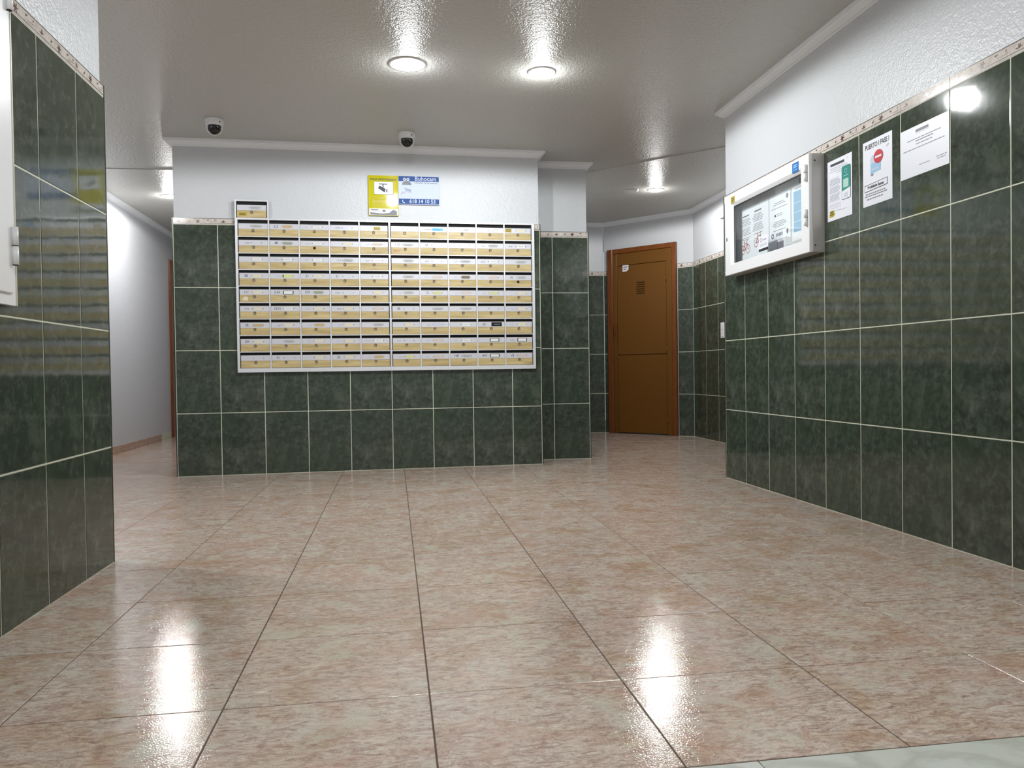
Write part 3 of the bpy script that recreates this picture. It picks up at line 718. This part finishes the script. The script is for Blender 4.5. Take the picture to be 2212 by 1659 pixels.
p3 = paper(3.101, 2.803, 1.5095, 1.715, 'landscape white paper with thin centred lines, rightmost notice on the wall')
b = MB()
b.line(.100, .184, .178, .184, .011, y, M_grey_ink)
for z, a, c, wd_i in ((.174, .100, .180, .0015), (.153, .045, .250, .003), (.143, .10, .205, .004), (.130, .100, .200, .003), (.114, .020, .275, .003), (.040, .12, .185, .0025), (.046, .225, .285, .0025), (.037, .230, .280, .0025)):
    x = a
    while x < c-.004:
        w_ = random.uniform(.010, .03); b.line(x, z, min(x+w_, c), z, wd_i, y, M_grey_ink if wd_i > .002 else M_lgrey_ink); x += w_+.003
b.build('printed_text', p3)

# ------------------------------------------------------------------ metal cabinet on the left wall
mc = bpy.data.objects.new('meter_cabinet', None); col.objects.link(mc); mc.location = FL.p(-1.35, .930, .0006); mc.rotation_euler = (0, 0, FL.a)
mc['label'] = 'white metal cabinet with hinged door at the left edge of the tiled wall'; mc['category'] = 'cabinet'
CW, CH = .815, 1.25
M_beige = mat('cream edge paint', srgb(206, 200, 180), .4)
b = MB(); b.box(0, CW, -.018, 0, 0, CH, M_white); b.box(CW, CW+.0045, -.020, 0, 0, CH, M_beige); b.build('frame', mc)
MB().tile(.03, CW-.032, .032, CH-.04, -.026, -.0185, M_white, .003).build('door', mc)
for zc in (.115, .835+.0):
    b = MB(); 
    b.lathe([(.009, 0), (.009, .052)], M_white, 16, c=(CW-.030, -.032, zc)); b.lathe([(.009, .055), (.009, .107)], M_white, 16, c=(CW-.030, -.032, zc))
    b.lathe([(.0094, .0522), (.0094, .0548)], M_ink, 16, c=(CW-.030, -.032, zc)); b.lathe([(.0075, -.002), (.0075, 0)], M_ink, 16, c=(CW-.030, -.032, zc)); b.build('hinge', mc)

# ------------------------------------------------------------------ utility door
d1 = bpy.data.objects.new('door_1', None); col.objects.link(d1); d1.location = FD.p(.061, 0, .0006); d1.rotation_euler = (0, 0, FD.a)
d1['kind'] = 'structure'; d1['label'] = 'ochre brown metal utility door in a varnished wooden frame'
DWD, DHT = .872, 2.078
b = MB(); cw = .072
def casing_bar(b, x0, x1, z0, z1, y0=-.028):
    b.tile(x0, x1, z0, z1, y0, 0, M_casing, .006)
casing_bar(b, 0, cw, 0, DHT-.0005); casing_bar(b, DWD-cw+.02, DWD, 0, DHT-.0005); b.tile(cw+.0005, DWD-cw+.0195, DHT-cw*.75, DHT-.0005, -.0275, 0, M_casing, .006); b.build('casing', d1)
b = MB(); fx0, fx1 = cw+.001, DWD-cw+.019
b.tile(fx0, .124, .004, DHT-.056, -.020, 0, M_door, .003); b.tile(.752, fx1, .004, DHT-.056, -.020, 0, M_door, .003)
b.tile(.1245, .7515, 1.888, DHT-.056, -.020, 0, M_door, .003); b.box(.1245, .7515, -.004, 0, .004, 1.888, M_ink); b.build('metal_frame', d1)
MB().tile(.128, .7485, .886, 1.884, -.018, -.0042, M_door, .003).build('upper_panel', d1)
MB().tile(.128, .7485, .012, .880, -.018, -.0042, M_door, .003).build('lower_panel', d1)
for zc in (1.665, .90, .13): MB().lathe([(.006, 0), (.006, .06)], M_door, 12, c=(.752, -.022, zc)).build('hinge', d1)
for k in range(6):
    zc = 1.562+.024*k
    MB().add([(.385, -.0181, zc+.010), (.487, -.0181, zc+.010), (.487, -.0290, zc), (.385, -.0290, zc), (.385, -.0181, zc-.002), (.487, -.0181, zc-.002)],
             [(0, 3, 2, 1), (3, 4, 5, 2), (0, 4, 3), (1, 2, 5), (0, 1, 5, 4)], M_door).box(.386, .486, -.0185, -.0181, zc-.008, zc-.003, M_ink).build('vent_louvre', d1)
b = MB(); b.tile(.096, .124, 1.078, 1.252, -.026, -.0201, M_casing, .002); b.build('handle_plate', d1)
b = MB(); b.tile(.104, .116, 1.12, 1.235, -.052, -.044, M_casing, .003); b.box(.105, .115, -.0440, -.0262, 1.215, 1.233, M_casing); b.box(.105, .115, -.044, -.0262, 1.122, 1.138, M_casing); b.build('handle', d1)
b = MB(); b.lathe([(.014, 0), (.014, -.004)], M_ink, 18, axis='Y', c=(.135, -.0182, .848+.01)); b.box(.131, .139, -.0235, -.0222, .845, .870, M_chrome); b.build('lock', d1)
nt_ = MB().flat([(0, 0), (.055, 0), (.078, .018), (.080, .068), (.002, .070)], -.0010, M_paper, .001)
nt_.line(.012, .048, .035, .048, .012, -.0014, M_grey_ink).line(.042, .047, .056, .047, .014, -.0014, M_ink).line(.062, .050, .070, .052, .012, -.0014, M_grey_ink).line(.012, .024, .05, .024, .010, -.0014, M_grey_ink)
nt_.build('paper_note', None, FD.p(.264, 1.818, .0189), FD.a, label='small torn white note stuck on the brown metal door', cat='note')

# corridor door (only a sliver is in view)
d2 = bpy.data.objects.new('door_2', None); col.objects.link(d2); d2.location = FW.p(9.705, 0, .0006); d2.rotation_euler = (0, 0, FW.a)
d2['kind'] = 'structure'; d2['label'] = 'brown wooden door at the end of the white corridor'
b = MB(); casing_bar(b, 0, .07, 0, 2.08); casing_bar(b, .81, .88, 0, 2.08); casing_bar(b, .0705, .8095, 2.01, 2.08); b.build('casing', d2)
b = MB(); b.tile(.071, .809, .004, 2.009, -.015, 0, M_casing, .002); b.build('leaf', d2)
for z0, z1 in ((.15, .85), (.98, 1.88)): MB().tile(.19, .69, z0, z1, -.022, -.0151, M_casing, .012).build('door_panel', d2)
MB().lathe([(.018, 0), (.018, -.01), (.01, -.012), (.01, -.045), (.022, -.05), (.022, -.06), (.004, -.064)], M_chrome, 16, axis='Y', c=(.13, -.0152, .98)).build('knob', d2)

# ------------------------------------------------------------------ small fittings on the far right wall
o = MB().tile(-.04, .04, -.075, .075, -.010, 0, M_whitepl, .003).build('light_switch', None, FG.p(-7.20, 1.085, .0006), FG.a, label='white light switch plate at the far right, beside the tiled corner', cat='switch')
MB().tile(-.028, .028, -.060, -.004, -.013, -.0101, M_whitepl, .002).build('rocker', o); MB().tile(-.028, .028, .004, .060, -.013, -.0101, M_whitepl, .002).build('rocker', o)
o = MB().tile(-.05, .05, -.05, .05, -.032, 0, M_whitepl, .006).build('junction_box', None, FG.p(-7.19, 2.21, -T+.0006), FG.a, label='small white box high on the far right wall, at the tiled corner', cat='box')
MB().tile(-.042, .042, -.042, .042, -.036, -.0321, M_whitepl, .004).build('cover', o)
